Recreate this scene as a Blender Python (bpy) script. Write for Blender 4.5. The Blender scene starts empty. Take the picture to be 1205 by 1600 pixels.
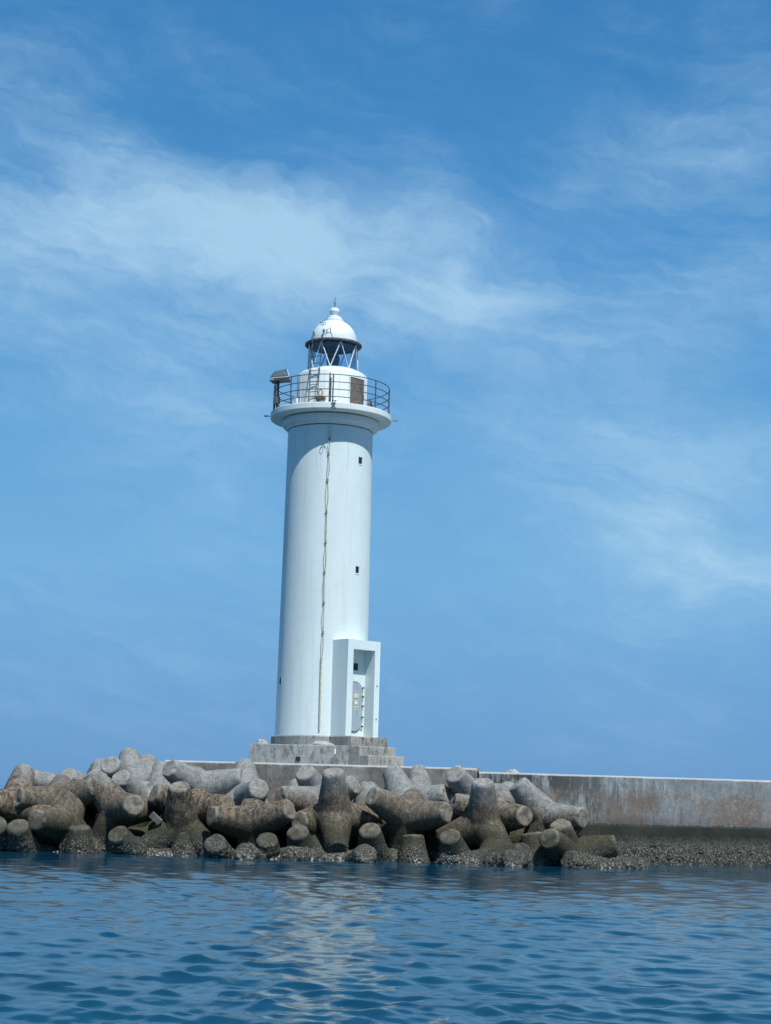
import bpy, bmesh, math, random
import numpy as np
from mathutils import Vector, Matrix, noise
random.seed(7); rng = np.random.default_rng(7)
S = bpy.context.scene
COL = S.collection
R = math.radians

# ------------------------------------------------------------------ camera
F = 2620.0; CH = 2.0; YK = F / 2850; PITCH = math.atan(443 / F); ROLL = 0.028
cam_d = bpy.data.cameras.new('camera'); cam = bpy.data.objects.new('camera', cam_d); COL.objects.link(cam)
cam_d.sensor_fit = 'HORIZONTAL'; cam_d.sensor_width = 36.0; cam_d.lens = F / 1205 * 36.0
cam_d.clip_start = 0.1; cam_d.clip_end = 20000
CM = Matrix.Rotation(math.pi / 2 + PITCH, 3, 'X') @ Matrix.Rotation(ROLL, 3, 'Z')
cam.matrix_world = Matrix.Translation((0, 0, CH)) @ CM.to_4x4()
S.camera = cam
CMI = CM.inverted()
def pdir(px, py):
    return CM @ Vector(((px - 602.5) / F, -(py - 800) / F, -1.0))
def at(px, py, Y):
    d = pdir(px, py); return Vector((0, 0, CH)) + d * (Y * YK / d.y)
def depth(p):
    return -(CMI @ (Vector(p) - Vector((0, 0, CH)))).z

# ------------------------------------------------------------------ light
SUN_AZ = R(26.5); SUN_EL = R(58.3)          # azimuth measured from the direction towards the camera, turning to +X
sun_dir = Vector((math.sin(SUN_AZ) * math.cos(SUN_EL), -math.cos(SUN_AZ) * math.cos(SUN_EL), math.sin(SUN_EL)))
sl = bpy.data.lights.new('sun', 'SUN'); sl.energy = 4.6; sl.angle = R(0.53); sl.color = (1.0, 0.985, 0.955)
so = bpy.data.objects.new('sun', sl); COL.objects.link(so); so.rotation_euler = sun_dir.to_track_quat('Z', 'Y').to_euler()
S.view_settings.view_transform = 'Standard'; S.view_settings.look = 'None'
S.view_settings.gamma = 1.0; S.view_settings.exposure = 0.0; S.view_settings.use_curve_mapping = False

# ------------------------------------------------------------------ node helpers
class NT:
    def __init__(s, tree): s.t = tree; s.n = tree.nodes; s.l = tree.links
    def node(s, typ, **kw):
        n = s.n.new(typ)
        for k, v in kw.items(): setattr(n, k, v)
        return n
    def put(s, sock, v):
        if isinstance(v, bpy.types.NodeSocket): s.l.new(v, sock)
        else: sock.default_value = v
    def m(s, op, a, b=0.0, c=0.0, clamp=False):
        n = s.node('ShaderNodeMath', operation=op); n.use_clamp = clamp
        s.put(n.inputs[0], a); s.put(n.inputs[1], b); s.put(n.inputs[2], c); return n.outputs[0]
    def mix(s, f, a, b, blend='MIX'):
        n = s.node('ShaderNodeMix', data_type='RGBA', blend_type=blend)
        s.put(n.inputs[0], f)
        s.put(n.inputs[6], a if isinstance(a, bpy.types.NodeSocket) else (*a, 1)); s.put(n.inputs[7], b if isinstance(b, bpy.types.NodeSocket) else (*b, 1))
        return n.outputs[2]
    def ss(s, v, a, b, lo=0.0, hi=1.0):
        n = s.node('ShaderNodeMapRange', interpolation_type='SMOOTHSTEP'); s.put(n.inputs[0], v)
        for i, x in enumerate((a, b, lo, hi)): s.put(n.inputs[1 + i], x)
        return n.outputs[0]
    def noise(s, vec, scale, detail=4, rough=0.55, dist=0.0):
        n = s.node('ShaderNodeTexNoise'); s.put(n.inputs['Vector'], vec); s.put(n.inputs['Scale'], scale)
        n.inputs['Detail'].default_value = detail; n.inputs['Roughness'].default_value = rough; n.inputs['Distortion'].default_value = dist
        return n.outputs['Fac']
    def vor(s, vec, scale, feat='F1'):
        n = s.node('ShaderNodeTexVoronoi', feature=feat); s.put(n.inputs['Vector'], vec); s.put(n.inputs['Scale'], scale); return n
    def scale(s, vec, sc, loc=(0, 0, 0), rot=(0, 0, 0)):
        n = s.node('ShaderNodeMapping'); s.put(n.inputs['Vector'], vec); n.inputs['Scale'].default_value = sc
        n.inputs['Location'].default_value = loc; n.inputs['Rotation'].default_value = rot; return n.outputs[0]
    def sep(s, v):
        n = s.node('ShaderNodeSeparateXYZ'); s.put(n.inputs[0], v); return n.outputs
    def comb(s, x, y, z):
        n = s.node('ShaderNodeCombineXYZ'); s.put(n.inputs[0], x); s.put(n.inputs[1], y); s.put(n.inputs[2], z); return n.outputs[0]
    def bump(s, h, strength, dist, nrm=None):
        n = s.node('ShaderNodeBump'); s.put(n.inputs['Height'], h); n.inputs['Strength'].default_value = strength
        n.inputs['Distance'].default_value = dist
        if nrm: s.l.new(nrm, n.inputs['Normal'])
        return n.outputs[0]

def new_mat(name):
    m = bpy.data.materials.new(name); m.use_nodes = True; t = NT(m.node_tree)
    t.b = t.n['Principled BSDF']; t.pos = t.node('ShaderNodeNewGeometry').outputs['Position']
    t.obj = t.node('ShaderNodeTexCoord').outputs['Object']
    return m, t
def setb(t, **kw):
    for k, v in kw.items():
        s = t.b.inputs[k.replace('_', ' ')]
        if isinstance(v, tuple) and len(v) == 3: v = (*v, 1)
        t.put(s, v)

# ------------------------------------------------------------------ world: Nishita sky with thin cirrus
W = bpy.data.worlds.new('World'); S.world = W; W.use_nodes = True
t = NT(W.node_tree); bg = t.n['Background']
sky = t.node('ShaderNodeTexSky', sky_type='NISHITA'); sky.sun_disc = False
sky.sun_elevation = SUN_EL; sky.sun_rotation = math.atan2(sun_dir.x, sun_dir.y)
sky.altitude = 0; sky.air_density = 1.0; sky.dust_density = 0.6; sky.ozone_density = 3.0
g = t.node('ShaderNodeTexCoord').outputs['Generated']
sx, sy, sz = t.sep(g)
def cloud_blob(px, py, a, b, rot, w, soft=1.0):
    d = pdir(px, py).normalized(); c, s_ = math.cos(R(rot)), math.sin(R(rot))
    dx = t.m('SUBTRACT', wx, d.x); dz = t.m('SUBTRACT', wz, d.z)
    u = t.m('MULTIPLY', t.m('ADD', t.m('MULTIPLY', dx, c), t.m('MULTIPLY', dz, s_)), F / a)
    v = t.m('MULTIPLY', t.m('SUBTRACT', t.m('MULTIPLY', dz, c), t.m('MULTIPLY', dx, s_)), F / b)
    r2 = t.m('ADD', t.m('MULTIPLY', u, u), t.m('MULTIPLY', v, v))
    return t.m('MULTIPLY', t.m('EXPONENT', t.m('MULTIPLY', r2, -1.0)), w)
# warp the direction a little so the patches get ragged outlines
wn1 = t.noise(t.scale(g, (1, 1, 1.6)), 9, 5, 0.6); wn2 = t.noise(t.scale(g, (1, 1, 1.6), (3, 1, 7)), 9, 5, 0.6)
wx = t.m('ADD', sx, t.m('MULTIPLY', t.m('SUBTRACT', wn1, 0.5), 0.09))
wz = t.m('ADD', sz, t.m('MULTIPLY', t.m('SUBTRACT', wn2, 0.5), 0.07))
blobs = [
 (40, 350, 260, 85, -4, .6), (330, 365, 260, 90, -8, .68), (590, 420, 270, 95, -8, .72), (760, 460, 110, 28, 4, .35), (20, 380, 200, 60, 0, .2), (620, 320, 170, 60, -20, .10), (700, 490, 130, 30, 8, .35),
 (110, 180, 200, 60, -28, .33), (330, 60, 300, 40, -10, .10), (620, 250, 120, 60, -45, .16), (1080, 210, 240, 90, 5, .36),
 (1130, 470, 200, 80, 0, .28), (1060, 690, 240, 60, -12, .45), (960, 560, 200, 70, 0, .2), (1000, 760, 200, 100, -10, .25), (1060, 850, 230, 75, -8, .58), (1180, 900, 150, 60, 0, .32),
 (780, 660, 150, 90, -20, .16), (180, 620, 260, 80, -20, .24), (60, 500, 220, 70, -10, .32), (330, 560, 200, 90, -25, .22), (140, 900, 220, 60, -10, .12),
 (820, 980, 260, 60, 0, .10), (730, 1070, 60, 24, 20, .10)]
dens = None
for bl in blobs:
    e = cloud_blob(*bl); dens = e if dens is None else t.m('ADD', dens, e)
# general thin veil + streaky texture
veil = t.noise(t.scale(g, (1, 1, 2.4), (5, 2, 1)), 5, 4, 0.5)
dens = t.m('ADD', dens, t.m('MULTIPLY', t.ss(veil, .35, .65), .24))
wc = t.comb(wx, sy, wz)
wc2 = t.scale(wc, (1, 1, 1), (0, 0, 0), (0, R(-14), 0))
fib = t.noise(t.scale(wc2, (7, 7, 40)), 2.4, 9, .60, .15)
fine_ = t.noise(t.scale(wc2, (1, 1, 2.6), (2, 4, 0)), 26, 8, .66, .1)
puff = t.noise(t.scale(g, (1, 1, 1.5), (1, 7, 3)), 13, 7, .58)
tex = t.m('ADD', t.m('ADD', t.m('MULTIPLY', fib, .50), t.m('MULTIPLY', fine_, .42)), t.m('MULTIPLY', puff, .38))
tex = t.m('SUBTRACT', tex, .65)
cf = t.m('ADD', dens, t.m('MULTIPLY', tex, t.m('ADD', .9, t.m('MULTIPLY', dens, .9))))
cf = t.ss(cf, -.05, 1.50, 0.0, .76)
cf = t.m('MULTIPLY', cf, t.ss(sz, .0, .06))
ramp = t.node('ShaderNodeValToRGB'); t.l.new(t.m('MULTIPLY', sz, 2.0), ramp.inputs[0])
el = ramp.color_ramp.elements
stops = [(0.0, (.118, .318, .620)), (.10, (.130, .345, .660)), (.27, (.160, .425, .735)), (.42, (.130, .385, .710)), (.62, (.070, .295, .635)), (.82, (.046, .235, .540)), (1.0, (.035, .19, .48))]
while len(el) < len(stops): el.new(.5)
for e_, (p_, c_) in zip(el, stops): e_.position = p_; e_.color = (*[v / .09 * .5 for v in c_], 1)
blue = t.mix(1.0, ramp.outputs[0], (2.0, 2.0, 2.0), 'MULTIPLY')
skyc = t.mix(t.ss(sz, .75, .45, .15, .92), sky.outputs[0], blue)
cloudc = (5.3, 7.95, 10.0)
fin = t.mix(cf, skyc, cloudc)
t.l.new(fin, bg.inputs[0]); bg.inputs[1].default_value = 0.09

# ------------------------------------------------------------------ mesh helpers
def meta(o, label=None, cat=None, group=None, kind=None):
    if label: o['label'] = label
    if cat: o['category'] = cat
    if group: o['group'] = group
    if kind: o['kind'] = kind
    return o
def origin_of(parent):
    v = Vector((0, 0, 0))
    while parent: v += parent.location; parent = parent.parent
    return v
class MB:
    def __init__(s): s.v = []; s.f = []; s.sm = []
    def add(s, vs, fs, smooth=False):
        o = len(s.v); s.v += [tuple(v) for v in vs]; s.f += [tuple(i + o for i in f) for f in fs]; s.sm += [smooth] * len(fs); return s
    def box(s, c, size, ax=None, rz=0.0):
        hx, hy, hz = [x / 2 for x in size]; c = Vector(c)
        M = ax if ax else Matrix.Rotation(rz, 3, 'Z')
        vs = [c + M @ Vector((x * hx, y * hy, z * hz)) for z in (-1, 1) for y in (-1, 1) for x in (-1, 1)]
        return s.add(vs, [(0, 2, 3, 1), (4, 5, 7, 6), (0, 1, 5, 4), (2, 6, 7, 3), (0, 4, 6, 2), (1, 3, 7, 5)])
    def tube(s, pts, r, n=8, closed=False, caps=True):
        pts = [Vector(p) for p in pts]; rings = []; N = len(pts); up = None
        for i, p in enumerate(pts):
            a = pts[(i - 1) % N] if (i > 0 or closed) else p; b = pts[(i + 1) % N] if (i < N - 1 or closed) else p
            d = (b - a).normalized()
            if up is None: up = Vector((0, 0, 1)) if abs(d.z) < .9 else Vector((1, 0, 0))
            x = d.cross(up)
            if x.length < 1e-4: x = d.cross(Vector((0, 1, 0)))
            x.normalize(); y = x.cross(d).normalized(); up = y
            rr = r[i] if isinstance(r, (list, tuple)) else r
            rings.append([p + (x * math.cos(2 * math.pi * k / n) + y * math.sin(2 * math.pi * k / n)) * rr for k in range(n)])
        vs = [v for rg in rings for v in rg]; fs = []
        for i in range(N if closed else N - 1):
            j = (i + 1) % N
            for k in range(n): fs.append((i * n + k, i * n + (k + 1) % n, j * n + (k + 1) % n, j * n + k))
        if caps and not closed: fs.append(tuple(range(n))[::-1]); fs.append(tuple((N - 1) * n + k for k in range(n)))
        return s.add(vs, fs, True)
    def lathe(s, prof, cx, cy, n=72, smooth=True, a0=0.0, a1=2 * math.pi):
        # prof = [(r, z)...]; sharp corners: repeat nothing, shading uses auto sharp edges
        vs = []; full = abs(a1 - a0 - 2 * math.pi) < 1e-6; M = n if full else n + 1
        for r, z in prof:
            for k in range(M):
                a = a0 + (a1 - a0) * k / n; vs.append((cx + r * math.sin(a), cy - r * math.cos(a), z))
        fs = []
        for i in range(len(prof) - 1):
            for k in range(n):
                k2 = (k + 1) % M; fs.append((i * M + k, i * M + k2, (i + 1) * M + k2, (i + 1) * M + k))
        return s.add(vs, fs, smooth)
    def disc(s, r, z, cx, cy, n=72, up=True):
        vs = [(cx + r * math.sin(2 * math.pi * k / n), cy - r * math.cos(2 * math.pi * k / n), z) for k in range(n)]
        f = tuple(range(n)); return s.add(vs, [f if up else f[::-1]])
    def build(s, name, mat, parent=None, loc=None, sharp=35, bevel=0.0, bseg=2):
        me = bpy.data.meshes.new(name)
        base = origin_of(parent)
        if loc is None: loc = Vector((0, 0, 0)) if parent else Vector(s.v[0])
        else: loc = Vector(loc) - base
        org = base + loc
        me.from_pydata([tuple(Vector(v) - org) for v in s.v], [], s.f)
        me.polygons.foreach_set('use_smooth', s.sm)
        o = bpy.data.objects.new(name, me); COL.objects.link(o); o.location = loc; o.parent = parent
        bm = bmesh.new(); bm.from_mesh(me); bmesh.ops.recalc_face_normals(bm, faces=bm.faces); bm.to_mesh(me); bm.free()
        if any(s.sm): me.set_sharp_from_angle(angle=R(sharp))
        if bevel:
            b = o.modifiers.new('bevel', 'BEVEL'); b.width = bevel; b.segments = bseg; b.limit_method = 'ANGLE'; b.harden_normals = False
        if mat: me.materials.append(mat)
        return o
def empty(name, loc):
    o = bpy.data.objects.new(name, None); COL.objects.link(o); o.location = loc; o.empty_display_size = .3; return o

# ------------------------------------------------------------------ materials
def mat_simple(name, col, rough=.5, metal=0.0, var=.12, nscale=6, bump=.0, bscale=30):
    m, t = new_mat(name)
    n = t.noise(t.obj, nscale, 5, .6)
    c = t.mix(t.ss(n, .3, .7), tuple(x * (1 - var) for x in col), tuple(min(1, x * (1 + var)) for x in col))
    setb(t, Base_Color=c, Roughness=rough, Metallic=metal)
    if bump: setb(t, Normal=t.bump(t.noise(t.obj, bscale, 4, .6), .6, bump))
    return m

def mat_tower(name, tiles=True, col=(.74, .86, .85), radial=True):
    m, t = new_mat(name)
    x, y, z = t.sep(t.obj)
    ang = t.m('ARCTAN2', x, y)
    u = t.m('MULTIPLY', ang, 1.62) if radial else t.m('ADD', t.m('MULTIPLY', x, 1.41), t.m('MULTIPLY', y, -.07))
    uv = t.comb(u, z, 0.0)
    soft = t.noise(t.comb(u, t.m('MULTIPLY', z, .35), 0.0), .9, 5, .6)
    streak = t.noise(t.comb(t.m('MULTIPLY', u, 7.0), t.m('MULTIPLY', z, .35), 0.0), 1.0, 5, .6)
    c = t.mix(t.ss(soft, .3, .75), tuple(v * .93 for v in col), col)
    c = t.mix(t.m('MULTIPLY', t.ss(streak, .50, .78), .42), c, (.56, .56, .47))
    tan = t.noise(t.comb(t.m('MULTIPLY', u, .7), t.m('MULTIPLY', z, .22), 4.0), 1.1, 5, .65)
    c = t.mix(t.m('MULTIPLY', t.ss(tan, .52, .72), .35), c, (.66, .65, .55))
    # thin white repair specks
    sp = t.vor(t.comb(t.m('MULTIPLY', u, 1.0), t.m('MULTIPLY', z, .55), 0.0), 2.6)
    c = t.mix(t.m('MULTIPLY', t.ss(sp.outputs['Distance'], .05, .03), .8), c, (.88, .92, .93))
    # faint horizontal banding left by the courses
    band = t.noise(t.comb(t.m('MULTIPLY', u, .25), t.m('MULTIPLY', z, 3.2), 0.0), 1.6, 4, .6)
    c = t.mix(t.m('MULTIPLY', t.ss(band, .5, .75), .10), c, (.45, .58, .64))
    if tiles:
        br = t.node('ShaderNodeTexBrick'); t.put(br.inputs['Vector'], uv)
        br.inputs['Scale'].default_value = 1.0; br.inputs['Brick Width'].default_value = .20; br.inputs['Row Height'].default_value = .070
        br.inputs['Mortar Size'].default_value = .008; br.inputs['Mortar Smooth'].default_value = .3
        br.inputs['Color1'].default_value = (1, 1, 1, 1); br.inputs['Color2'].default_value = (.985, .99, .99, 1); br.inputs['Mortar'].default_value = (.91, .93, .93, 1)
        c = t.mix(1.0, c, br.outputs['Color'], 'MULTIPLY')
        setb(t, Normal=t.bump(br.outputs['Fac'], .5, -.006))
    setb(t, Base_Color=c, Roughness=.6)
    return m
M_TOWER = mat_tower('white_tile')
M_PORCH = mat_tower('white_tile_porch', True, (.74, .86, .85), False)
M_PAINT = mat_tower('white_paint', False, (.75, .84, .82))
M_DOME = mat_simple('dome_paint', (.74, .83, .84), .32, 0, .05, 3)
M_IRON = mat_simple('rusty_iron', (.06, .065, .07), .6, .3, .5, 12, .002)
M_RAIL = mat_simple('dark_grey_iron', (.095, .105, .115), .55, .3, .3, 9)
M_RUST = mat_simple('brown_rust', (.13, .085, .06), .8, 0, .45, 14, .004)
M_EAVE = mat_simple('rusted_eave', (.09, .09, .095), .7, 0, .6, 9, .003)
M_BAR = mat_simple('white_metal_bar', (.68, .76, .78), .4, 0, .08, 10)
M_BACKBAR = M_BAR
M_DARK = mat_simple('dark_opening', (.012, .016, .02), .4, 0, .1)
M_GREYDOOR = mat_simple('grey_door_paint', (.32, .40, .45), .45, 0, .10, 5)
M_BROWNDOOR = mat_simple('weathered_door', (.135, .115, .095), .6, 0, .35, 5, .003)
M_CABLE = mat_simple('grey_cable', (.50, .48, .36), .7, 0, .2, 8)
M_CLIP = mat_simple('cable_clip', (.24, .21, .15), .7, 0, .3, 8)
M_PLATE = mat_simple('cream_plate', (.62, .60, .42), .5, 0, .08)
M_WHITE = mat_simple('white_plate', (.8, .83, .84), .4, 0, .04)
M_LENS = mat_simple('lens_housing', (.07, .11, .14), .18, .2, .3)
M_CEIL = mat_simple('lantern_ceiling', (.09, .13, .17), .5, 0, .2)
M_SOLAR = mat_simple('solar_cells', (.09, .12, .15), .3, .1, .25, 6)
m, t = new_mat('lantern_glass'); M_GLASS = m
tr = t.node('ShaderNodeBsdfTransparent'); tr.inputs[0].default_value = (.80, .90, .97, 1)
gl = t.node('ShaderNodeBsdfGlossy'); gl.inputs['Roughness'].default_value = .03; gl.inputs[0].default_value = (.85, .92, 1, 1)
lw = t.node('ShaderNodeLayerWeight'); lw.inputs[0].default_value = .25
mx = t.node('ShaderNodeMixShader'); t.l.new(t.m('ADD', t.m('MULTIPLY', lw.outputs['Fresnel'], .6), .03), mx.inputs[0]); t.l.new(tr.outputs[0], mx.inputs[1]); t.l.new(gl.outputs[0], mx.inputs[2])
t.l.new(mx.outputs[0], t.n['Material Output'].inputs[0])

def concrete_nodes(t, pale, mid, rust):
    """weathered concrete: blotches + vertical run marks"""
    x, y, z = t.sep(t.pos)
    big = t.noise(t.pos, .9, 6, .6)
    fine = t.noise(t.pos, 9, 6, .65)
    run = t.noise(t.comb(t.m('MULTIPLY', x, 6.0), t.m('MULTIPLY', y, 6.0), t.m('MULTIPLY', z, 1.5)), 1.3, 8, .75, .5)
    c = t.mix(t.ss(big, .35, .65), mid, pale)
    c = t.mix(t.m('MULTIPLY', t.ss(run, .48, .70), .6), c, tuple(v * .42 for v in mid))
    c = t.mix(t.m('MULTIPLY', t.ss(fine, .45, .7), .35), c, tuple(v * 1.35 for v in pale))
    return c, big, fine, run, z
def mat_wall(name, pale, mid, stain=1.0, pink=1.0, ztop=3.0):
    m, t = new_mat(name)
    c, big, fine, run, z = concrete_nodes(t, pale, mid, None)
    x, y, _ = t.sep(t.pos)
    # black lichen running down from the top, strongest in patches
    patch = t.noise(t.scale(t.pos, (1, 1, .5)), .42, 4, .6)
    runs2 = t.noise(t.comb(t.m('MULTIPLY', x, 5.0), t.m('MULTIPLY', y, 5.0), t.m('MULTIPLY', z, 1.0)), 1.3, 6, .7)
    bl = t.m('MULTIPLY', t.ss(t.m('ADD', patch, t.m('MULTIPLY', runs2, .9)), .80, 1.04), stain)
    xg = t.ss(x, 4.0, 11.5, 1.0, .25)
    bl = t.m('MULTIPLY', t.m('ADD', bl, t.m('MULTIPLY', t.ss(t.m('ADD', patch, t.m('MULTIPLY', fine, .3)), .62, .74), .5 * stain), 0.0, True), xg) if stain > .5 else bl
    c = t.mix(bl, c, (.035, .04, .038))
    # pinkish brown bare band in the lower half of the face
    pk = t.noise(t.scale(t.pos, (1, 1, .55), (7, 0, 0)), 1.0, 6, .68)
    zb = t.m('ADD', z, t.m('MULTIPLY', t.m('SUBTRACT', pk, .5), 1.9))
    pf = t.m('MULTIPLY', t.m('MULTIPLY', t.m('MULTIPLY', t.ss(zb, 2.5, 2.1), t.ss(t.noise(t.scale(t.pos, (1, 1, .8), (3, 3, 0)), .55, 4, .6), .40, .56, .25, 1.0)), t.ss(t.m('ADD', t.m('MULTIPLY', run, .35), t.m('MULTIPLY', fine, .65)), .64, .46)), pink)
    c = t.mix(t.m('MULTIPLY', pf, .9), c, (.19, .145, .105))
    d2 = t.m('MULTIPLY', t.ss(t.m('ADD', z, t.m('MULTIPLY', runs2, .5)), 1.95, 1.5), .75 * pink)
    c = t.mix(t.m('MULTIPLY', d2, t.ss(x, 5, 12, 1.0, .45)), c, (.05, .045, .038))
    drip = t.noise(t.comb(t.m('MULTIPLY', x, 3.2), t.m('MULTIPLY', y, 3.2), t.m('MULTIPLY', z, .9)), 1.6, 8, .72, .4)
    c = t.mix(t.m('MULTIPLY', t.m('MULTIPLY', t.ss(drip, .53, .62), .7 * stain), t.ss(x, 5, 13, 1.0, .35)), c, (.05, .05, .045))
    c = t.mix(t.m('MULTIPLY', t.ss(t.m('ADD', z, t.m('MULTIPLY', t.m('SUBTRACT', fine, .5), .05)), ztop - .075, ztop - .045), .75), c, (.44, .46, .45))  # pale strip along the wall top: sunlit edge painted into the concrete colour
    # wet, algae covered footing
    zl = t.m('ADD', z, t.m('MULTIPLY', t.m('SUBTRACT', fine, .5), .15))
    alg = t.mix(t.ss(big, .4, .7), (.008, .014, .011), (.030, .032, .020))
    c = t.mix(t.ss(zl, 1.30, 1.24), c, alg)
    c = t.mix(t.m('MULTIPLY', t.ss(zl, 1.1, .75), .8), c, t.mix(t.ss(fine, .4, .62), (.006, .012, .009), (.05, .055, .04)))
    vo = t.vor(t.scale(t.pos, (1, 1, .6)), 17)
    bar = t.m('MULTIPLY', t.ss(vo.outputs['Distance'], .45, .28), t.ss(t.m('ADD', z, t.m('MULTIPLY', fine, .35)), .95, .6))
    c = t.mix(t.m('MULTIPLY', bar, .6), c, (.22, .21, .18))
    setb(t, Base_Color=c, Roughness=.88)
    h = t.m('ADD', t.m('MULTIPLY', fine, .6), t.m('MULTIPLY', run, .4))
    setb(t, Normal=t.bump(h, .8, .03))
    return m
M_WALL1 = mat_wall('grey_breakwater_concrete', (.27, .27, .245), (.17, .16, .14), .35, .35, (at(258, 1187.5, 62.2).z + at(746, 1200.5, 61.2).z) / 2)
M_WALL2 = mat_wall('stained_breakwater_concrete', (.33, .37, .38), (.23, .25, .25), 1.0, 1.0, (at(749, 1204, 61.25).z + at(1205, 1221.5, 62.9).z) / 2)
def mat_concrete(name, pale, mid):
    m, t = new_mat(name)
    c, big, fine, run, z = concrete_nodes(t, pale, mid, None)
    spots = t.noise(t.scale(t.pos, (1, 1, .5)), 5.5, 7, .75)
    c = t.mix(t.m('MULTIPLY', t.ss(spots, .50, .66), .75), c, (.045, .05, .05))
    setb(t, Base_Color=c, Roughness=.85, Normal=t.bump(fine, .7, .02))
    return m
M_PLINTH = mat_concrete('plinth_concrete', (.32, .34, .33), (.20, .22, .22))
M_STEP = mat_concrete('step_concrete', (.36, .36, .31), (.21, .22, .20))
M_MORTAR = mat_simple('pale_mortar', (.36, .36, .32), .9, 0, .2, 10, .02)

# tetrapods: grey concrete, browner and darker lower down, algae and barnacles near the water (tide zones)
m, t = new_mat('tetrapod_concrete'); M_TET = m
oi = t.node('ShaderNodeObjectInfo'); pale = t.sep(oi.outputs['Color'])[0]; rnd = oi.outputs['Random']
pv = t.node('ShaderNodeVectorMath', operation='ADD'); t.l.new(t.pos, pv.inputs[0]); t.l.new(t.comb(t.m('MULTIPLY', rnd, 40.0), 0.0, 0.0), pv.inputs[1]); P = pv.outputs[0]
x, y, z = t.sep(t.pos); px_, py_, pz_ = t.sep(P)
big = t.noise(P, 1.3, 6, .62); mid_ = t.noise(P, 4.5, 6, .65); fine = t.noise(P, 22, 5, .65)
run = t.noise(t.comb(t.m('MULTIPLY', px_, 6.0), t.m('MULTIPLY', py_, 6.0), t.m('MULTIPLY', pz_, 1.1)), 1.0, 5, .65)
crack = t.vor(t.scale(P, (1, 1, 1)), 5.5, 'DISTANCE_TO_EDGE').outputs['Distance']
grey = t.mix(t.ss(t.m('ADD', t.m('MULTIPLY', mid_, .5), t.m('MULTIPLY', fine, .5)), .38, .62), (.14, .153, .148), (.29, .305, .29))
brown = t.mix(t.ss(t.m('ADD', t.m('MULTIPLY', t.noise(t.scale(P, (1, 1, .45)), 8, 6, .7), .65), t.m('MULTIPLY', fine, .35)), .43, .60), (.030, .024, .017), (.235, .188, .126))
ochre = t.mix(t.ss(big, .45, .6), brown, (.22, .145, .07))
brown = t.mix(t.m('MULTIPLY', t.ss(mid_, .5, .66), .55), brown, ochre)
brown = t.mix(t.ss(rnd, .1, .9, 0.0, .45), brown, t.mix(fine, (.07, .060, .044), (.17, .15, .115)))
zn = t.m('ADD', z, t.m('MULTIPLY', t.m('SUBTRACT', big, .5), 2.0))
upf = t.ss(t.m('ADD', zn, t.m('MULTIPLY', t.m('SUBTRACT', pale, .5), 2.0)), 1.55, 2.5)
c = t.mix(upf, brown, grey)
c = t.mix(t.m('MULTIPLY', t.m('MULTIPLY', t.ss(run, .52, .70), .6), t.ss(pale, 0.0, 1.0, 1.0, .35)), c, (.05, .045, .04))
c = t.mix(t.m('MULTIPLY', t.ss(fine, .56, .72), .35), c, (.40, .40, .36))
c = t.mix(t.m('MULTIPLY', t.m('MULTIPLY', t.ss(crack, .035, .0), t.ss(mid_, .5, .62)), .45), c, (.04, .035, .03))
z2 = t.m('ADD', z, t.m('MULTIPLY', t.m('SUBTRACT', mid_, .5), .9))
olive = t.mix(t.ss(fine, .4, .65), (.010, .012, .006), (.062, .058, .028))
c = t.mix(t.m('MULTIPLY', t.ss(z2, 1.5, .8), .9), c, olive)
wet = t.mix(t.ss(fine, .4, .6), (.012, .016, .012), (.05, .052, .038))
c = t.mix(t.ss(t.m('ADD', z, t.m('MULTIPLY', t.m('SUBTRACT', mid_, .5), .9)), .80, .38), c, wet)
bv = t.vor(P, 19); bvr = t.noise(P, 3.0, 3, .6)
bf = t.m('MULTIPLY', t.ss(bv.outputs['Distance'], .40, .25), t.ss(t.m('ADD', z, t.m('MULTIPLY', bvr, .5)), .95, .6))
c = t.mix(t.m('MULTIPLY', bf, t.ss(bvr, .38, .6, .15, .8)), c, (.34, .33, .28))
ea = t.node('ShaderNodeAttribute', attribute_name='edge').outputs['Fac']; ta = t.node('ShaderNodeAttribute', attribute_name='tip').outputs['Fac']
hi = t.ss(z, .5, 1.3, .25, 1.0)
c = t.mix(t.m('MULTIPLY', t.m('MULTIPLY', ta, t.ss(z, .7, 1.6, .05, 1.0)), .28), c, t.mix(t.ss(mid_, .4, .6), (.16, .13, .085), (.33, .30, .235)))
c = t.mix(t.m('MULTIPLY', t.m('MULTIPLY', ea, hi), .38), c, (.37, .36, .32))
sd = t.noise(P, 13, 7, .75)
c = t.mix(t.m('MULTIPLY', t.ss(sd, .54, .62), .45), c, (.03, .028, .024))
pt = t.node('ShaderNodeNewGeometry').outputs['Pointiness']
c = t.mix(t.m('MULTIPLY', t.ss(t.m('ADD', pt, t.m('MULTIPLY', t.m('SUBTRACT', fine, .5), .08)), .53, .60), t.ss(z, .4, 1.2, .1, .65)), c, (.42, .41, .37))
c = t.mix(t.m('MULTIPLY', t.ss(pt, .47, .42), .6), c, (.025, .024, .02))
setb(t, Base_Color=c, Roughness=t.ss(z, .25, .05, .9, .35))
h = t.m('ADD', t.m('MULTIPLY', mid_, .45), t.m('MULTIPLY', fine, .6))
setb(t, Normal=t.bump(h, .8, .02))

m, t = new_mat('barnacle_shell'); M_BARN = m
n = t.noise(t.pos, 14, 4, .7)
setb(t, Base_Color=t.mix(t.ss(n, .35, .65), (.045, .05, .04), (.215, .21, .175)), Roughness=.85)

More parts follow.
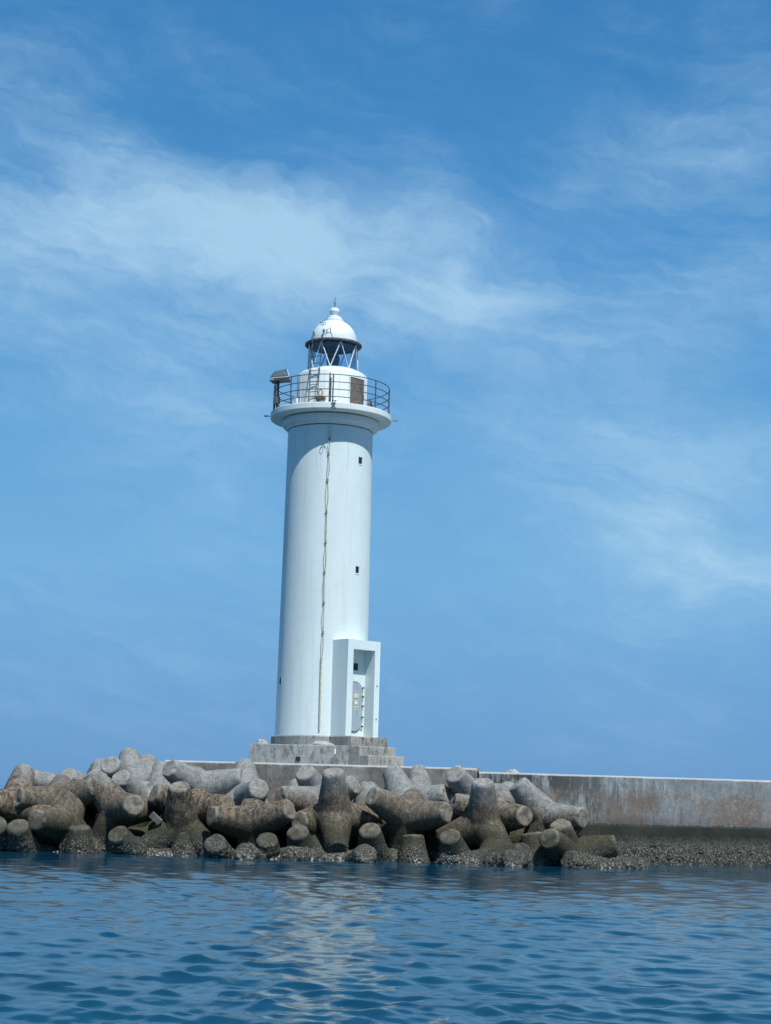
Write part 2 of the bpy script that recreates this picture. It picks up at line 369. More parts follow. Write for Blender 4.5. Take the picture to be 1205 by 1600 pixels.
m, t = new_mat('sea_water'); M_WATER = m
n1 = t.noise(t.scale(t.pos, (.55, 1, 1)), 3.6, 6, .6, .5)
n2 = t.noise(t.scale(t.pos, (.7, 1, 1), (5, 3, 0)), 15.0, 3, .5)
big = t.noise(t.pos, .25, 3, .5)
c = t.mix(t.ss(big, .3, .7), (.002, .040, .078), (.003, .054, .098))
setb(t, Base_Color=c, Roughness=.04, IOR=1.333)
b1 = t.bump(n1, .6, .011); setb(t, Normal=t.bump(n2, .5, .005, b1))

# ------------------------------------------------------------------ sea: one sheet to the horizon, finer where it is looked at
def build_water():
    ys = [-600, -200, -60, -20, 0, 3]
    y = 6.0
    while y < 70: ys.append(y); y *= 1.0030
    while y < 12000: ys.append(y); y *= 1.05
    ys = np.array(ys)
    core = np.linspace(-.30, .30, 620)
    side = []; u = .30; st = .002
    while u < 60: u += st; st *= 1.22; side.append(u)
    us = np.concatenate([-np.array(side)[::-1], core, np.array(side)])
    Yg, U = np.meshgrid(ys, us, indexing='ij')
    Xg = U * np.maximum(np.abs(Yg), 6.0)
    Z = np.zeros_like(Xg)
    r = np.random.default_rng(3)
    dX = np.zeros_like(Z); dY = np.zeros_like(Z)
    fade0 = np.clip(1.0 - (np.hypot(Xg, Yg) - 150) / 250, 0, 1) * (Yg > 4)
    spread = np.hypot(U, 0) > .6
    for i in range(130):
        lam = .16 * (2.6 / .16) ** (r.random() ** 1.0)
        th = r.normal(R(262), R(46) if lam < 1.3 else R(26))
        k = 2 * math.pi / lam
        amp = .0023 * lam ** .60 * (1.35 if .35 < lam < 1.1 else .62 if lam > 1.1 else 1.0) * r.uniform(.5, 1.2)
        ph = r.uniform(0, 2 * math.pi)
        # drop waves that the local grid cannot carry
        cell = np.maximum(np.abs(Yg) * .0030, .01)
        ok = np.clip(lam / (cell * 3) - 1, 0, 1) * fade0
        ok[spread] *= (lam > 3)
        a = k * (Xg * math.cos(th) + Yg * math.sin(th)) + ph
        Z += amp * ok * np.cos(a)
        dX -= .9 * amp * ok * math.cos(th) * np.sin(a); dY -= .9 * amp * ok * math.sin(th) * np.sin(a)
    # groups: patches of livelier and calmer water
    g = 1.0 + .35 * np.sin(Xg * .33 + Yg * .21 + 1) * np.sin(Yg * .17 - Xg * .12 + 2)
    calm = np.clip((Yg - 25) / 35, 0, 1) * .30
    Z *= g * (1 - calm); 
    V = np.stack([Xg + dX, Yg + dY, Z], -1).reshape(-1, 3)
    ny, nx = Xg.shape
    idx = np.arange(ny * nx).reshape(ny, nx)
    q = np.stack([idx[:-1, :-1], idx[:-1, 1:], idx[1:, 1:], idx[1:, :-1]], -1).reshape(-1, 4)
    me = bpy.data.meshes.new('water')
    me.vertices.add(len(V)); me.vertices.foreach_set('co', V.astype(np.float32).ravel())
    me.loops.add(q.size); me.loops.foreach_set('vertex_index', q.ravel().astype(np.int32))
    me.polygons.add(len(q)); me.polygons.foreach_set('loop_start', np.arange(0, q.size, 4, dtype=np.int32))
    me.polygons.foreach_set('use_smooth', np.ones(len(q), dtype=bool))
    me.update(calc_edges=True); me.validate()
    o = bpy.data.objects.new('water', me); COL.objects.link(o); me.materials.append(M_WATER)
    meta(o, 'rippled blue sea reflecting the white tower', kind='structure')
build_water()
mb = MB(); mb.add([(-6000, -6000, -6), (6000, -6000, -6), (6000, 12000, -6), (-6000, 12000, -6)], [(0, 1, 2, 3)])
meta(mb.build('seabed', mat_simple('seabed_sand', (.10, .12, .10), .9), loc=(0, 0, -6)), 'sandy sea floor under the water', kind='structure')

# ------------------------------------------------------------------ breakwater
YW0, YW1, YW2 = 62.2, 61.2, 62.9
pA = at(258, 1187.5, YW0); pB = at(746, 1200.5, YW1); zt1 = (pA.z + pB.z) / 2
pC = at(749, 1204, YW1 + .05); pD = at(1205, 1221.5, YW2); zt2 = (pC.z + pD.z) / 2
zled = at(1050, 1291.5, 62.2).z
def wall_section(name, p, q, zt, dep, mat, ledge, cap_mat=None):
    """a length of wall from p to q, front displaced very slightly, with a worn top edge"""
    p = Vector((p.x, p.y, 0)); q = Vector((q.x, q.y, 0)); d = (q - p); L = d.length; d /= L; n = Vector((d.y, -d.x, 0))
    root = empty(name, (p.x, p.y, 0))
    nx = int(L / .12); zs = list(np.arange(zled, zt - .06, .12)) + [zt - .07, zt - .04]
    mb = MB(); vs = []
    for j, z in enumerate(zs + ['t1', 't2', 't3']):
        for i in range(nx + 1):
            P = p + d * (L * i / nx)
            if z == 't1': off, zz = -.05, zt + .008 * noise.noise(Vector((i * .6, 0, 3)))
            elif z == 't2': off, zz = -.10, zt + .004
            elif z == 't3': off, zz = -dep, zt + .004
            else: off, zz = 0.0, z
            w = noise.fractal(Vector((P.x * 1.5, P.y, zz * 1.5)), 1.0, 2.0, 4) * .018 if off > -.05 else 0
            if z in (zt - .04,) and noise.noise(Vector((P.x * 3, 5, 0))) > .25: w -= .03
            Q = P + n * (off + w); vs.append((Q.x, Q.y, zz))
    rows = len(zs) + 3
    fs = [(j * (nx + 1) + i, j * (nx + 1) + i + 1, (j + 1) * (nx + 1) + i + 1, (j + 1) * (nx + 1) + i) for j in range(rows - 1) for i in range(nx)]
    mb.add(vs, fs, True)
    back = [p - n * dep, q - n * dep]
    lo = zled
    # ends and back
    for e, bk in ((p, back[0]), (q, back[1])):
        mb.add([(e.x, e.y, lo), (bk.x, bk.y, lo), (bk.x, bk.y, zt), (e.x, e.y, zt - .01)], [(0, 1, 2, 3)])
    mb.add([(back[0].x, back[0].y, lo), (back[1].x, back[1].y, lo), (back[1].x, back[1].y, zt), (back[0].x, back[0].y, zt)], [(0, 1, 2, 3)])
    mb.build('wall_face', mat, root, sharp=50)
    # footing: slightly proud, then a rough toe below the tide mark
    mb = MB(); vs = []
    prof = [(0.0, zled - .002, .0), (.10, zled - .01, .3), (.115, zled - .05, .3), (.11, .95, .4), (.13, .72, .8), (.24, .60, 2.5), (.34, .42, 3), (.42, .22, 3), (.46, .05, 2.5), (.5, -.2, 2), (.5, -3, 0)]
    nx = int(L / .07)
    for off, z, a in prof:
        for i in range(nx + 1):
            P = p + d * (L * i / nx)
            w = noise.fractal(Vector((P.x * 6, z * 6, 1.7)), 1.0, 2.0, 3) * .02 * a
            Q = P + n * (off + w); vs.append((Q.x, Q.y, z + w * .6 * (a > 1)))
    fs = [(j * (nx + 1) + i, j * (nx + 1) + i + 1, (j + 1) * (nx + 1) + i + 1, (j + 1) * (nx + 1) + i) for j in range(len(prof) - 1) for i in range(nx)]
    mb.add(vs, fs, True)
    mb.add([(p.x, p.y, zled), (back[0].x, back[0].y, zled), (back[0].x, back[0].y, -3), (p.x, p.y, -3)], [(0, 1, 2, 3)])
    mb.build('footing', mat, root, sharp=60)
    return root, p, q, n, d, L
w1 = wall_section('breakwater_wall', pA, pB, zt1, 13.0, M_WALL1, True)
meta(w1[0], 'plain grey concrete breakwater section carrying the lighthouse, behind the tetrapods', 'breakwater', 'concrete breakwater sections')
dd = (pD - pC); pE = pC + dd * 3.4
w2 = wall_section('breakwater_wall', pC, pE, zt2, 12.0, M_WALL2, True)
meta(w2[0], 'black and pink stained breakwater section running to the right with a barnacled foot', 'breakwater', 'concrete breakwater sections')

# ------------------------------------------------------------------ lighthouse
LY = 67.5
base = at(500.5, 1152, LY); BX, BYc = base.x, base.y
# the axis stands plumb; heights are read off along it
def zpx(py):
    lo, hi = 0.0, 30.0
    for _ in range(40):
        mid = (lo + hi) / 2; v = CMI @ (Vector((BX, BYc, mid)) - Vector((0, 0, CH)))
        yy = 800 - F * v.y / -v.z
        if yy > py: lo = mid
        else: hi = mid
    return lo
def rr(px, z): return px * depth((BX, BYc, z)) / F
AZ0 = 2.0
def pol(r, deg, z):
    a = R(deg + AZ0); return Vector((BX + r * math.sin(a), BYc - r * math.cos(a), z))
ZB = zpx(1152)
LH = empty('lighthouse', (BX, BYc, ZB))
meta(LH, 'tall round white lighthouse with domed lantern and railed gallery on a stepped plinth', 'lighthouse')

def shell(name, r0, r1, z0, z1, holes, mat, parent, nz=40, na=120, depth_=.05):
    """tapered round wall with real rectangular openings: holes = (deg, width m, zlow, zhigh)"""
    ang = set(2 * math.pi * k / na for k in range(na)); zz = set(np.linspace(z0, z1, nz + 1))
    hs = []
    for dg, w, a, b in holes:
        rm = r0 + (r1 - r0) * ((a + b) / 2 - z0) / (z1 - z0); da = w / 2 / rm; c = R(dg + AZ0) % (2 * math.pi)
        a0, a1 = c - da, c + da
        ang = set(x for x in ang if not (a0 - .01 < x < a1 + .01 or a0 - .01 < x - 2 * math.pi < a1 + .01)) | {a0, a1}
        zz = set(q for q in zz if not (a - .02 < q < b + .02)) | {a, b}; hs.append((a0, a1, a, b))
    ang = sorted(ang); zz = sorted(zz); M = len(ang); vs = []; fs = []
    rad = lambda q: r0 + (r1 - r0) * (q - z0) / (z1 - z0)
    for q in zz:
        for a in ang: vs.append((BX + rad(q) * math.sin(a), BYc - rad(q) * math.cos(a), q))
    for j in range(len(zz) - 1):
        for i in range(M):
            i2 = (i + 1) % M; am = ang[i] + (((ang[i2] - ang[i]) % (2 * math.pi)) / 2); zm = (zz[j] + zz[j + 1]) / 2
            if any(h[0] < am < h[1] and h[2] < zm < h[3] for h in hs): continue
            fs.append((j * M + i, j * M + i2, (j + 1) * M + i2, (j + 1) * M + i))
    mb = MB(); mb.add(vs, fs, True)
    o = mb.build(name, mat, parent)
    for a0, a1, za, zb in hs:
        f = MB(); g = lambda a, q, dpt: (BX + (rad(q) - dpt) * math.sin(a), BYc - (rad(q) - dpt) * math.cos(a), q)
        for (A, B) in (((a0, za), (a1, za)), ((a1, za), (a1, zb)), ((a1, zb), (a0, zb)), ((a0, zb), (a0, za))):
            f.add([g(*A, -.004), g(*B, -.004), g(*B, depth_), g(*A, depth_)], [(0, 1, 2, 3)])
        # sill lip just under the opening
        w = f.build('window', M_PAINT, o)
        p = MB(); p.add([g(a0, za, depth_ - .02), g(a1, za, depth_ - .02), g(a1, zb, depth_ - .02), g(a0, zb, depth_ - .02)], [(0, 1, 2, 3)])
        p.build('pane', M_DARK, w)
        if not -60 < math.degrees((a0 + a1) / 2 if a0 < math.pi else (a0 + a1) / 2 - 2 * math.pi) < 90: continue
        s = MB(); ac = (a0 + a1) / 2; cpt = Vector(g(ac, za, -.03)); s.box(Vector(g(ac, za, .0)) + Vector((0, 0, -.022)), ((a1 - a0) * rad(za) * 1.02, .025, .04), None, ac)
        s.build('sill', M_WHITE, w)
    return o
z_st = zpx(677); z_sb = ZB
SH0, SH1 = rr(71.2, z_sb), rr(66.0, z_st)
def win(px, py, wpx=5.2, hpx=10.5):
    z0, z1 = zpx(py + hpx / 2), zpx(py - hpx / 2); zm = (z0 + z1) / 2
    r = SH0 + (SH1 - SH0) * (zm - z_sb) / (z_st - z_sb)
    v = CMI @ (Vector((BX, BYc, zm)) - Vector((0, 0, CH))); axis_px = 602.5 + F * v.x / -v.z
    s = (px - axis_px) / (r * F / depth((BX, BYc, zm))); s = max(-.985, min(.985, s)); return math.degrees(math.asin(s)), z0, z1
holes = []
for px, py, w in ((562.5, 727, .19), (557.5, 895, .19), (438.6, 1067, .26)):
    dg, a, b = win(px, py); holes.append((dg, w if py < 1000 else .22, a, b))
shaft = shell('shaft', SH0, SH1, z_sb, z_st, holes, M_TOWER, LH)

# gallery
zc1 = zpx(662); zs0 = zpx(659.5); zs1 = zpx(649.5)
rC = rr(75, zc1); rS = rr(94.3, zs0); r1 = SH1
col = MB().lathe([(r1 - .02, z_st + .03), (r1 + .06, z_st + .03), (r1 + .07, z_st + .10), (rC - .03, z_st + .15), (rC, z_st + .20), (rC, z_st + .215), (rC, zc1 + .02), (r1, zc1 + .02)], BX, BYc, 96)
col.build('collar', M_PAINT, LH)
gs = MB().lathe([(r1, zs0), (rS - .05, zs0), (rS - .015, zs0 + .015), (rS, zs0 + .04), (rS, zs0 + .055), (rS, zs1 - .03), (rS, zs1 - .02), (rS - .02, zs1), (rS - .04, zs1), (.6, zs1)], BX, BYc, 120)
gal = gs.build('gallery_slab', M_PAINT, LH)
# drum
zd0 = zs1; zd1 = zpx(591); zd2 = zpx(585.5); rD = rr(54.6, zd1); rG = rr(39, zd2)
dr = MB().lathe([(rD + .04, zd0), (rD + .04, zd0 + .05), (rD, zd0 + .06), (rD, zd1), (rD - .02, zd1 + .04), (rD - .14, zd2 - .01), (rG + .05, zd2 + .01), (rG + .05, zd2 + .05), (.1, zd2 + .05)], BX, BYc, 96)
drum = dr.build('lantern_drum', M_PAINT, LH)
for dg in (-62, -36, -12, 12, 80):      # vertical lap joints of the drum plating
    MB().tube([pol(rD + .001, dg, zd0 + .07), pol(rD + .001, dg, zd1 - .02)], .012, 6).build('plate_seam', M_PAINT, drum)
# drum door, follows the curve
def curved_panel(r, a0, a1, z0, z1, th, n=14):
    mb = MB(); vs = []
    for k in range(n + 1):
        a = a0 + (a1 - a0) * k / n
        vs += [pol(r, a, z0), pol(r, a, z1), pol(r + th, a, z0), pol(r + th, a, z1)]
    fs = []
    for k in range(n):
        b = k * 4; fs += [(b + 2, b + 6, b + 7, b + 3), (b + 1, b + 3, b + 7, b + 5), (b, b + 4, b + 6, b + 2)]
    fs += [(0, 2, 3, 1), (n * 4, n * 4 + 1, n * 4 + 3, n * 4 + 2)]
    return mb.add(vs, fs, False)
zdo0, zdo1 = zd0 + .08, zpx(599.5)
gd = curved_panel(rD - .01, 30, 62, zdo0, zdo1, .035).build('gallery_door', M_BROWNDOOR, LH)
for (a0, a1, q0, q1) in ((27.5, 29.7, zdo0, zdo1 + .05), (62.3, 64.5, zdo0, zdo1 + .05), (29.9, 62.1, zdo1 + .004, zdo1 + .05)):
    curved_panel(rD - .01, a0, a1, q0, q1, .05).build('door_frame', M_BAR, gd)
MB().tube([pol(rD + .03, 57, zdo0 + .42), pol(rD + .09, 57, zdo0 + .42), pol(rD + .09, 57, zdo0 + .56), pol(rD + .03, 57, zdo0 + .56)], .014, 6).build('handle', M_IRON, gd)
# lantern glazing
zg0 = zd2 + .05; zg1 = zpx(542.6); rE = rr(44.4, zg1)
gz = MB().lathe([(rG - .02, zg0), (rG - .02, zg1)], BX, BYc, 48); lant = gz.build('lantern_glass', M_GLASS, LH)
sill = MB().lathe([(rG - .05, zg0), (rG + .03, zg0), (rG + .03, zg0 + .05), (rG - .05, zg0 + .05)], BX, BYc, 72); sill.build('glazing_sill', M_BAR, LH)
for k in range(8):
    a = -6 + 45 * k; b0, b1, b2 = pol(rG + .01, a, zg0 + .03), pol(rG + .01, a - 22.5, zg1), pol(rG + .01, a + 22.5, zg1)
    for e in (b1, b2): MB().tube([b0, e], .022, 6).build('glazing_bar', M_BAR, LH)
# lamp inside
zl = zg0
MB().lathe([(.001, zl), (.26, zl), (.26, zl + .08), (.16, zl + .12), (.16, zl + .25), (.24, zl + .27), (.24, zl + .33), (.20, zl + .36), (.25, zl + .42), (.26, zl + .52), (.25, zl + .62), (.20, zl + .68), (.22, zl + .71), (.10, zl + .80), (.10, zg1 + .05)], BX, BYc, 32).build('lamp', M_LENS, LH)
# roof
ze1 = zpx(538.5)
eave = MB().lathe([(rG - .06, zg1 - .05), (rG - .04, zg1 - .05), (rG - .04, zg1 + .02), (rE - .01, zg1 + .02), (rE, zg1 + .03), (rE, ze1 - .02), (rE - .02, ze1), (rG - .2, ze1), (rG - .2, zg1 - .02)], BX, BYc, 96)
eave.build('roof_eave', M_EAVE, LH)
MB().lathe([(rG - .065, zg1 - .05), (rG * .6, zg1 - .02), (.1, zg1 + .02)], BX, BYc, 48).build('lantern_ceiling', M_CEIL, LH)
rDo = rr(36.6, ze1); zt = zpx(503.5)
prof = [(rDo + .01, ze1 + .001), (rDo + .01, ze1 + .04)]
Hd = zt - ze1
for k in range(0, 25):
    a = k / 24 * R(72); prof.append((rDo * math.cos(a) ** .92, ze1 + .04 + (Hd - .02) * math.sin(a) / math.sin(R(72))))
rn = rr(13.8, zt)
prof = [p for p in prof if p[0] > rn * .93]
zN = prof[-1][1]
prof += [(rn, zN + .005), (rn + .02, zN + .02), (rn + .02, zN + .07), (rn - .03, zN + .09), (rn - .05, zN + .12), (rn - .05, zN + .17), (rn - .12, zN + .21), (.14, zN + .25), (.11, zN + .27), (.11, zN + .29)]
dome = MB().lathe(prof, BX, BYc, 72).build('dome_roof', M_DOME, LH, sharp=28)
zb = zN + .28; rB = rr(8.0, zb); bp = []
for k in range(17):
    a = -math.pi / 2 + math.pi * k / 16; bp.append((max(.002, rB * math.cos(a)), zb + .14 + .155 * math.sin(a)))
ball = MB().lathe(bp, BX, BYc, 32).build('finial_ball', M_DOME, dome)
zr = zb + .28
rod = MB().tube([(BX, BYc, zr), (BX, BYc, zpx(464))], [.02, .009], 6).tube([(BX - .09, BYc, zr + .28), (BX - .02, BYc, zr + .18), (BX, BYc, zr + .12)], .008, 5)
rod.tube([(BX + .05, BYc, zr + .22), (BX, BYc, zr + .10)], .007, 5).build('lightning_rod', M_IRON, dome)
def dome_pt(deg, f, off=.02):
    a = f * R(72); return pol(rDo * math.cos(a) ** .92 + off, deg, ze1 + .04 + (Hd - .02) * math.sin(a) / math.sin(R(72)))
MB().tube([dome_pt(-2, 1.0), dome_pt(-3, .8), dome_pt(-6, .6), dome_pt(-9, .35), dome_pt(-8, .2), dome_pt(-2, .02)], .012, 5).build('roof_cable', M_CABLE, dome)
for dg, f in ((-30, .55), (-42, .60), (-22, .18), (-12, .22)):
    MB().tube([dome_pt(dg - 4, f, .0), dome_pt(dg - 5, f + .05, .10), dome_pt(dg + 4, f + .07, .10), dome_pt(dg + 4, f - .02, .0)], .012, 5).build('grab_hoop', M_IRON, dome)
# ladder against the lantern
def lerp(a, b, k): return a + (b - a) * k
lad = []
tops = [pol(rE + .05, -44, ze1 + .15), pol(rE + .05, -21, ze1 + .18)]
bots = [pol(rD + .35, -31, zs1), pol(rD + .35, -19.5, zs1)]
bots = [Vector(b) for b in bots]
lmb = MB()
for tp, bt in zip(tops, bots):
    hook = [bt, lerp(bt, tp, .5), tp, tp + Vector((.01, .08, .14)), tp + Vector((.03, .22, .15)), tp + Vector((.04, .30, .02))]
    lmb.tube(hook, .018, 6)
ladder = lmb.build('ladder', M_IRON, LH)
for k in range(1, 10):
    f = k / 10.3; MB().tube([lerp(bots[0], tops[0], f), lerp(bots[1], tops[1], f)], .013, 6).build('rung', M_IRON, ladder)
# railing
rR = rr(90, zs1); Hr = [zpx(651.5 - 11.2 * k) for k in (1, 2, 3, 4)]
rl = empty('railing', (0, 0, 0)); rl.parent = LH
for k in range(8):
    a = 1 + 45 * k + (2 if k == 1 else 0)
    MB().tube([pol(rR, a, zs1 - .01), pol(rR, a, Hr[3] + .01)], .024, 8).build('post', M_RAIL, rl)
for h in Hr:
    MB().tube([pol(rR, 3 * k, h) for k in range(120)], .017, 6, closed=True).build('rail', M_RAIL, rl)
# standpipe in front + extra twin post
MB().tube([pol(rD + .03, -3.5, zs1), pol(rD + .03, -3.5, zd1 - .12)], .018, 8).tube([pol(rD + .03, -1.6, zs1), pol(rD + .03, -1.6, zd1 - .3)], .012, 8).build('drain_pipe', M_IRON, drum)
# rust brown fitting on the drum
fx = -17
fit = MB(); c = pol(rD + .12, fx, zs1 + .34); fit.box(c, (.36, .2, .09), None, R(fx)); fit.box(pol(rD + .12, fx - 3, zs1 + .17), (.08, .1, .32), None, R(fx))
fit.build('iron_bracket', M_RUST, LH)
loop = [c + Vector((.0 + .07 * math.sin(a), 0, .20 - .13 * math.cos(a))) for a in [2 * math.pi * k / 14 for k in range(14)]]
MB().tube(loop, .018, 6, closed=True).build('lifting_ring', M_RUST, LH)
# goose-neck vents left and right
def goose(deg, r, h, rad, sgn, mat):
    p0 = pol(r, deg, zs1); e = pol(1.0, deg + sgn * 90, 0) - pol(0, deg, 0); e.z = 0; e.normalize()
    pts = [p0, p0 + Vector((0, 0, h))] + [p0 + Vector((0, 0, h)) + e * (rad - rad * math.cos(a)) + Vector((0, 0, rad * math.sin(a))) for a in [R(q) for q in (30, 60, 90, 120, 150, 180)]]
    pts.append(pts[-1] - Vector((0, 0, h * .35))); return MB().tube(pts, .05, 8)
goose(-58, rD + .32, .30, .10, 1, M_BAR).build('goose_neck_vent', M_BAR, LH)
goose(66, rD + .20, .30, .14, 1, M_RAIL).build('goose_neck_vent', M_RAIL, LH)
# solar unit at the left of the gallery
sc = pol(rR - .05, -68, zpx(597)); 
sp = empty('solar_unit', sc - LH.location); sp.parent = LH
def P3(x, y, z): return sc + Vector((x * .86, y * .86, z * .8 - .06))
def slab4(a, b, c, d, th):
    a, b, c, d = [Vector(q) for q in (a, b, c, d)]; n = (b - a).cross(d - a).normalized() * th
    return MB().add([a, b, c, d, a + n, b + n, c + n, d + n], [(0, 3, 2, 1), (4, 5, 6, 7), (0, 1, 5, 4), (1, 2, 6, 5), (2, 3, 7, 6), (3, 0, 4, 7)])
A, B_, C_, D_ = P3(-.42, -.28, -.18), P3(.42, -.28, -.06), P3(.30, .12, .38), P3(-.24, .12, .22)
slab4(A, B_, C_, D_, .04).build('solar_panel', M_SOLAR, sp)
fr = MB()
for q1, q2 in ((A, B_), (B_, C_), (C_, D_), (D_, A)): fr.tube([q1, q2], .022, 6)
for f in (.25, .5, .75): fr.tube([lerp(A, B_, f) + Vector((0, -.01, .02)), lerp(D_, C_, f) + Vector((0, -.01, .02))], .010, 5)
fr.build('panel_frame', M_BAR, sp)
E_ = P3(.46, .45, -.06); F_ = P3(-.3, .45, -.16)
slab4(C_, E_, F_, D_, .03).build('back_panel', M_BAR, sp)
slab4(A + Vector((0, 0, -.05)), F_ + Vector((0, 0, -.03)), E_ + Vector((0, 0, -.03)), B_ + Vector((0, 0, -.05)), .04).build('underside', M_RAIL, sp)
MB().tube([P3(-.05, 0, -.1), Vector((sc.x - .05, sc.y, zs1))], .05, 8).tube([P3(-.15, .1, -.12), Vector((sc.x - .15, sc.y + .1, zs1))], .022, 6).build('stand', M_IRON, sp)
MB().box(Vector((sc.x - .05, sc.y - .06, zs1 + .32)), (.2, .14, .26)).build('control_box', M_RAIL, sp)
# little rods sticking out of the slab edge, and the hook at the front
for dg in (-90, 90):
    e = pol(rS, dg, (zs0 + zs1) / 2 + .02); o = (pol(rS + .24, dg, (zs0 + zs1) / 2 + .02))
    MB().tube([e, o], .014, 6).tube([lerp(e, o, .45), o], .028, 8).build('slab_bracket', M_RAIL, gal)
h0 = pol(rS + .02, 2.0, (zs0 + zs1) / 2 + .02)
hk = MB()
for a, b in (((-.08, -.15), (.07, .14)), ((-.07, .13), (.03, .02)), ((.02, -.04), (.08, -.17)), ((-.06, .15), (.10, .14))):
    hk.tube([h0 + Vector((a[0], -.03, a[1])), h0 + Vector((b[0], -.03, b[1]))], .016, 6)
hk.tube([h0 + Vector((.06 * math.sin(q) - .02, -.10, -.10 - .14 * math.cos(q))) for q in [2 * math.pi * k / 12 for k in range(12)]], .008, 5, closed=True)
hk.build('hook', M_IRON, gal)
# cables down the front of the shaft
def shr(z): return SH0 + (SH1 - SH0) * (z - z_sb) / (z_st - z_sb)
clip_y = [700, 722, 763, 811, 857, 903, 950, 995, 1036]
axd = {}
def cab_deg(py, px):
    z = zpx(py); v = CMI @ (Vector((BX, BYc, z)) - Vector((0, 0, CH))); ax = 602.5 + F * v.x / -v.z
    return math.degrees(math.asin(max(-1, min(1, (px - ax) / (shr(z) * F / depth((BX, BYc, z)))))))
pxs = [(660, 515.5), (700, 514.5), (722, 513.3), (763, 511.5), (811, 510), (857, 508.8), (903, 507), (950, 505.8), (995, 504.5), (1036, 502.3)]
for s_, seed in ((-1, 1), (1, 5)):
    pts = []
    for i in range(len(pxs) - 1):
        for k in range(8):
            f = k / 8; y_ = lerp(pxs[i][0], pxs[i + 1][0], f); x_ = lerp(pxs[i][1], pxs[i + 1][1], f)
            w = math.sin(math.pi * f) * (s_ * .9 + 2.2 * noise.noise(Vector((i * 3.1 + seed, f, 0)))) + s_ * .4
            z = zpx(y_); pts.append(pol(shr(min(z, z_st)) + .03 + .03 * math.sin(math.pi * f) ** 2, cab_deg(max(y_, 680), x_ + w), z))
    MB().tube(pts, .009, 6).build('cable', M_CABLE, LH)
for (y_, x_) in pxs[1:]:
    z = zpx(y_); MB().box(pol(shr(z) + .03, cab_deg(y_, x_), z), (.07, .06, .11)).build('cable_clip', M_CLIP, LH)
MB().tube([pol(shr(zpx(y_)) + .05, cab_deg(y_, x_), zpx(y_)) for y_, x_ in ((1032, 502.3), (1075, 501), (1110, 500.0), (1143, 499.2))], .032, 8).build('conduit', M_CABLE, LH)

# entrance porch: local axes n (outwards) and e (to the right seen from outside)
TH = R(40 + AZ0); n_ = Vector((math.sin(TH), -math.cos(TH), 0)); e_ = Vector((math.cos(TH), math.sin(TH), 0)); AX = Vector((BX, BYc, 0))
def pp(u, v, z): return AX + n_ * v + e_ * u + Vector((0, 0, z))
mpx = 67.0 * YK / F
PF = 98 * mpx; PW = 33 * mpx; ZP = zpx(1004.5) - .02; OW = 21.5 * mpx; ZO = ZP - .34; RD = 22 * mpx
uo0, uo1 = -PW + .27, PW - .25; VB = .9
def quad(mb, *ps): mb.add(ps, [(0, 1, 2, 3)])
po = MB()
Z0 = ZB - .01
quad(po, pp(-PW, PF, Z0), pp(uo0, PF, Z0), pp(uo0, PF, ZO), pp(-PW, PF, ZO))
quad(po, pp(uo1, PF, Z0), pp(PW, PF, Z0), pp(PW, PF, ZO), pp(uo1, PF, ZO))
quad(po, pp(-PW, PF, ZO), pp(PW, PF, ZO), pp(PW, PF, ZP), pp(-PW, PF, ZP))
quad(po, pp(-PW, PF, Z0), pp(-PW, VB, Z0), pp(-PW, VB, ZP), pp(-PW, PF, ZP))
quad(po, pp(PW, PF, Z0), pp(PW, VB, Z0), pp(PW, VB, ZP), pp(PW, PF, ZP))
quad(po, pp(-PW, PF, ZP), pp(PW, PF, ZP), pp(PW, VB, ZP), pp(-PW, VB, ZP))
quad(po, pp(uo0, PF, Z0), pp(uo0, PF - RD, Z0), pp(uo0, PF - RD, ZO), pp(uo0, PF, ZO))
quad(po, pp(uo1, PF, Z0), pp(uo1, PF - RD, Z0), pp(uo1, PF - RD, ZO), pp(uo1, PF, ZO))
quad(po, pp(uo0, PF, ZO), pp(uo1, PF, ZO), pp(uo1, PF - RD, ZO), pp(uo0, PF - RD, ZO))
quad(po, pp(uo0, PF - RD, Z0), pp(uo1, PF - RD, Z0), pp(uo1, PF - RD, ZO), pp(uo0, PF - RD, ZO))
porch = po.build('entrance_porch', M_PORCH, LH)
VD = PF - RD
# door: oval-cornered steel door
du1 = uo1 - .13; dw = .80; du0 = du1 - dw; dz0 = ZB + .19; dz1 = dz0 + 1.78; rc = .36
def rrect(u0, u1, z0, z1, rc, v, n=8):
    out = []
    for cu, cz, a0 in ((u1 - rc, z1 - rc, 0), (u0 + rc, z1 - rc, 90), (u0 + rc, z0 + rc, 180), (u1 - rc, z0 + rc, 270)):
        for k in range(n + 1):
            a = R(a0 + 90 * k / n); out.append(pp(cu + rc * math.cos(a), v, cz + rc * math.sin(a)))
    return out
o0 = rrect(du0, du1, dz0, dz1, rc, VD + .001); o1 = rrect(du0 + .01, du1 - .01, dz0 + .01, dz1 - .01, rc - .01, VD + .05); N = len(o0)
door = MB().add(o0 + o1, [tuple(range(N, 2 * N))] + [(i, (i + 1) % N, N + (i + 1) % N, N + i) for i in range(N)]).build('door', M_GREYDOOR, LH)
MB().tube(rrect(du0, du1, dz0, dz1, rc, VD + .02), .022, 6, closed=True).build('door_rim', M_RAIL, door)
for zz_ in (dz1 - .20, dz1 - .52, dz0 + .92, dz0 + .52, dz0 + .19):
    MB().box(pp(du1 + .00, VD + .07, zz_), (.09, .04, .03), None, TH).box(pp(du1 + .03, VD + .05, zz_ + .01), (.03, .05, .06), None, TH).build('door_dog', M_RAIL, door)
MB().box(pp(du1 - .32, VD + .058, dz1 - .50), (.22, .012, .16), None, TH).build('name_plate', M_PLATE, door)
MB().box(pp(du1 - .32, VD + .056, dz0 + .98), (.22, .008, .30), None, TH).build('notice_board', M_CABLE, door)
